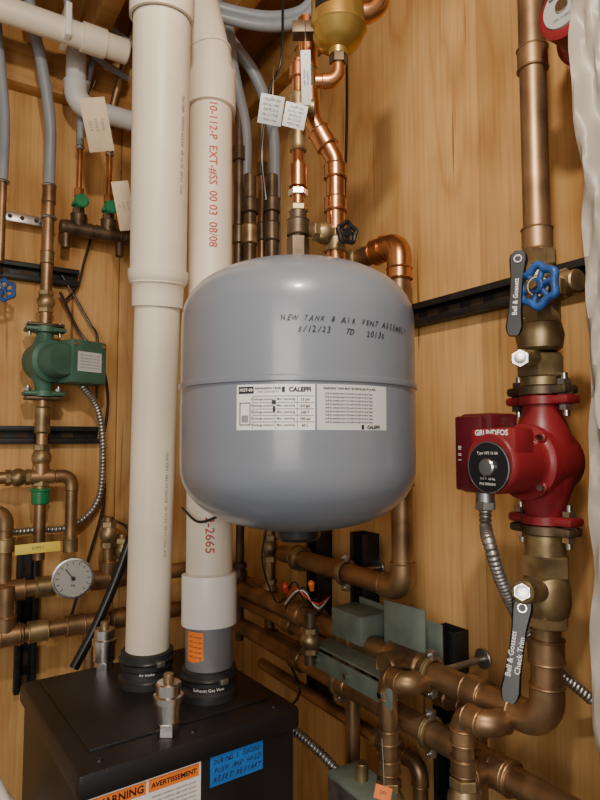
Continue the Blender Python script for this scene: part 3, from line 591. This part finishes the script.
b.box((.22,LW(66,20,.22).y,q.z+.01),(.062,.012,.07),PVCW); b.end()
b=B('pvc_elbow_pipe'); q0=lz(77,40,.10); q1=at(q0,Z(q0,105)); q2=V((.10,lz(150,130,.10).y,Z(q0,105)-.0))
pipe(b,[at(q0,2.4),q1,q2],.023,PVCG,rad=.035); b.end()
# lower-left copper
b=B('copper_pipe'); za=LW(0,478,.08).z; a=lz(-60,478,.08); e=lz(72,478,.08); pipe(b,[V((.08,a.y,za)),V((.08,e.y,za)),V((.08,e.y,Z(e,548)))],.013,COP); tee(b,V((.08,py_,za)),YA,ZA,.013,COP); collar(b,V((.08,e.y,Z(e,545))),ZA,.016,.03,BRA); ballvalve(b,V((.08,lz(18,478,.08).y,za)),YA,.013,.05,BRA); b.end()
b=B('copper_pipe'); e=lz(5,530,.09); zq=Z(e,512); pipe(b,[V((.09,e.y-.15,zq)),V((.09,e.y,zq)),V((.09,e.y,Z(e,590)))],.015,COP); collar(b,V((.09,e.y,Z(e,545))),ZA,.02,.03,BRA); b.end()
b=B('copper_pipe'); a=lz(0,592,.10); pipe(b,[V((.10,a.y-.15,a.z)),V((.10,-.09,a.z))],.018,COP)
for px in (15,45,100,120): collar(b,V((.10,lz(px,580,.10).y,a.z)),YA,.022,.04,COP if px!=45 else BRA)
for px,hh in ((108,.14),(122,.10)):
    q=V((.10,lz(px,560,.10).y,a.z)); tee(b,q,YA,ZA,.017,COP); b.cyl(q,q+ZA*hh,.012,COP); ballvalve(b,q+ZA*(hh-.04),ZA,.013,.06,BRA)
b.end()
b=B('copper_pipe'); a=lz(0,637,.12); pipe(b,[V((.12,a.y-.15,a.z)),V((.12,-.20,a.z))],.018,COP)
for px in (10,38,75,120): collar(b,V((.12,lz(px,625,.12).y,a.z)),YA,.022,.04,COP if px!=38 else BRA)
q=V((.12,lz(5,637,.12).y,a.z)); tee(b,q,YA,ZA,.017,COP); b.cyl(q,q+ZA*.10,.016,COP)
q=V((.12,lz(92,637,.12).y,a.z)); tee(b,q,YA,-ZA,.017,COP); b.cyl(q,q-ZA*.25,.016,COP)
b.end()
b=B('black_iron_pipe')
b.tube(spline([lz(133,532,.22),lz(115,582,.22),lz(94,630,.22),lz(74,668,.22)]),.010,BLK,12); b.end()
b=B('pressure_gauge'); c=lz(73,578,.19); n=(CAM-c); n.z=0; n.normalize(); n=(n+XA*.3).normalized(); k9=.90
b.lathe([(0,-.028),(.040*k9,-.028),(.043*k9,-.024),(.043*k9,-.002),(.046*k9,0),(.046*k9,.005),(.042*k9,.006),(.041*k9,.002),(0,.002)],c,n,GAL,40); b.lathe([(0,.0025),(.040*k9,.0025)],c,n,FACE,36)
gx=ZA.cross(n).normalized()
for k in range(13):
    a=math.radians(225-k*22.5); d=gx*math.cos(a)+ZA*math.sin(a); b.box(c+n*.0035+d*.031,(.006,.0010,.0008),INK,ax=(d,d.cross(n),n),bev=0)
d=(gx*-.6+ZA*.8).normalized(); b.box(c+n*.005+d*.010,(.030,.0013,.001),INK,ax=(d,d.cross(n),n),bev=0); b.lathe([(0,.008),(.004,.007),(.004,.003)],c,n,INK,12)
b.text('PSI',.007,lambda x,y: c+n*.0035+gx*x+ZA*y,INK,0,-.015)
b.cyl(c-n*.02,V((.10,c.y,c.z)),.007,BRA); b.hexn(c-n*.028,c-n*.045,.012,BRA); b.end()
# cables on the left wall
b=B('flexible_conduit'); flex(b,[lz(82,385,.10),lz(98,410,.05),lz(103,450,.03),lz(98,500,.03),lz(72,526,.04),lz(35,530,.04),lz(5,533,.05)],.0085,GAL,.0085); b.end()
b=B('power_cable'); b.tube(spline([lz(60,292,.03),lz(78,330,.02),lz(100,360,.03),lz(108,400,.02),lz(102,450,.02),lz(104,500,.02),lz(88,560,.03),lz(70,620,.05)]),.0035,BLK,8); b.end()
b=B('power_cable'); b.tube(spline([lz(140,360,.02),lz(136,480,.02),lz(128,560,.02),lz(110,590,.03)]),.004,BLK,8); b.end()
b=B('power_cable'); b.tube(spline([lz(62,275,.02),lz(88,320,.02),lz(98,342,.03),lz(96,400,.02)]),.003,BLK,8); b.end()
b=B('power_cable'); b.tube(spline([lz(92,235,.02),lz(84,262,.02),lz(78,285,.02),lz(66,300,.02)]),.003,BLK,8); b.tube(spline([lz(100,515,.03),lz(118,522,.04),lz(128,530,.06),lz(135,560,.08)]),.003,BLK,8); b.end()
tag('pipe_label',38,548,.085,.020,1.22,.1,YEL,1,INK,['SUPPLY'],string=False)
# ---------------------------------------------------------------- hoses and dark pipes in the corner above the tank
b=B('pex_tube_bundle')
for dx in (0,9):
    b.tube(spline([DP(180,-6+dx,1.1),DP(225,9+dx,1.12),DP(268,17+dx,1.12),DP(300,12+dx,1.1),DP(318,-6+dx,1.08)]),.0105,PEX,14)
b.tube(spline([DP(212,-20,1.22),DP(225,30,1.24),DP(255,75,1.27),DP(272,125,1.28),DP(275,180,1.28),DP(275,270,1.28)]),.0125,PEX,14)
b.tube(spline([DP(228,20,1.2),DP(234,70,1.25),DP(246,130,1.26),DP(246,190,1.26)]),.011,PEX,14)
b.tube(spline([lz(66,-5,.16),lz(74,30,.14),lz(100,60,.12),lz(128,78,.10)]),.0085,PEX,12)
b.tube(spline([lz(96,-5,.16),lz(104,20,.14),lz(128,42,.12),lz(150,52,.10)]),.0085,PEX,12); b.end()
b=B('corner_riser_pipes')
for px,y1,y2,d,r_,m_ in ((239,95,265,1.25,.010,BRZ),(250,175,265,1.2,.0125,BRZ),(262,120,262,1.3,.008,COP),(272,175,262,1.22,.012,BRZ)):
    p_=DP(px,200,d); b.cyl(at(p_,Z(p_,y2)),at(p_,Z(p_,y1)),r_,m_); collar(b,at(p_,Z(p_,y1+(y2-y1)*.35)),ZA,r_*1.35,.03,BRZ); collar(b,at(p_,Z(p_,y2-30)),ZA,r_*1.3,.04,BRZ if px!=250 else BRA)
b.end()
b=B('power_cable'); b.tube(spline([DP(283,0,1.1),DP(281,60,1.1),DP(270,90,1.12),DP(262,150,1.15),DP(266,200,1.15)]),.0025,BLK,8); b.tube(spline([RW(345,15,.02),RW(347,90,.015),RW(345,180,.015),RW(342,220,.02)]),.003,BLK,8); b.end()
b=B('power_cable'); b.tube(spline([DP(215,497,.93),DP(225,510,.86),DP(200,522,.855),DP(182,508,.89)]),.002,BLK,8); b.end()
b=B('flexible_conduit'); flex(b,[DP(236,690,1.04),DP(262,710,1.02),DP(300,735,.98),DP(340,775,.95),DP(370,830,.93)],.008,GAL,.006); b.end()
b=B('junction_box'); c=RW(362,810,.19); b.box(c,(.10,.06,.09),GG,bev=.004); b.box(c-YA*.031,(.088,.003,.078),GAL,bev=.002); b.cyl(c+ZA*.04,c+ZA*.070,.010,BRA); b.text('24V ZONE',.012,lambda x,y:c-YA*.033+XA*x+ZA*y,INK); b.end()
tag('pipe_label',383,793,.022,.016,.78,-.3,ORG,1,INK,['24V'])
# ---------------------------------------------------------------- lights
def area(name,loc,to,size,e,col):
    L=bpy.data.lights.new(name,'AREA'); L.energy=e; L.size=size; L.color=col; o=bpy.data.objects.new(name,L); o.location=loc
    o.rotation_euler=(V(to)-V(loc)).to_track_quat('-Z','Y').to_euler(); bpy.context.scene.collection.objects.link(o)
L=bpy.data.lights.new('ceiling_bulb','POINT'); L.energy=28; L.color=(1,.89,.74); L.shadow_soft_size=.03
o=bpy.data.objects.new('ceiling_bulb',L); o.location=(1.45,-.74,2.20); bpy.context.scene.collection.objects.link(o)
area('fill_light',(2.3,-1.7,1.7),(.3,-.3,1.3),.8,18,(1,.94,.86))  # fill lamp added behind the camera, no fixture modelled
w=bpy.data.worlds.new('World'); bpy.context.scene.world=w; w.use_nodes=True
w.node_tree.nodes['Background'].inputs[0].default_value=(1,.92,.82,1); w.node_tree.nodes['Background'].inputs[1].default_value=.42
cd=bpy.data.cameras.new('Camera'); co=bpy.data.objects.new('Camera',cd); bpy.context.scene.collection.objects.link(co)
cd.sensor_fit='VERTICAL'; cd.sensor_height=36; cd.lens=36*FP/800; cd.clip_start=.02
co.location=CAM; co.rotation_euler=FW.to_track_quat('-Z','Y').to_euler(); bpy.context.scene.camera=co
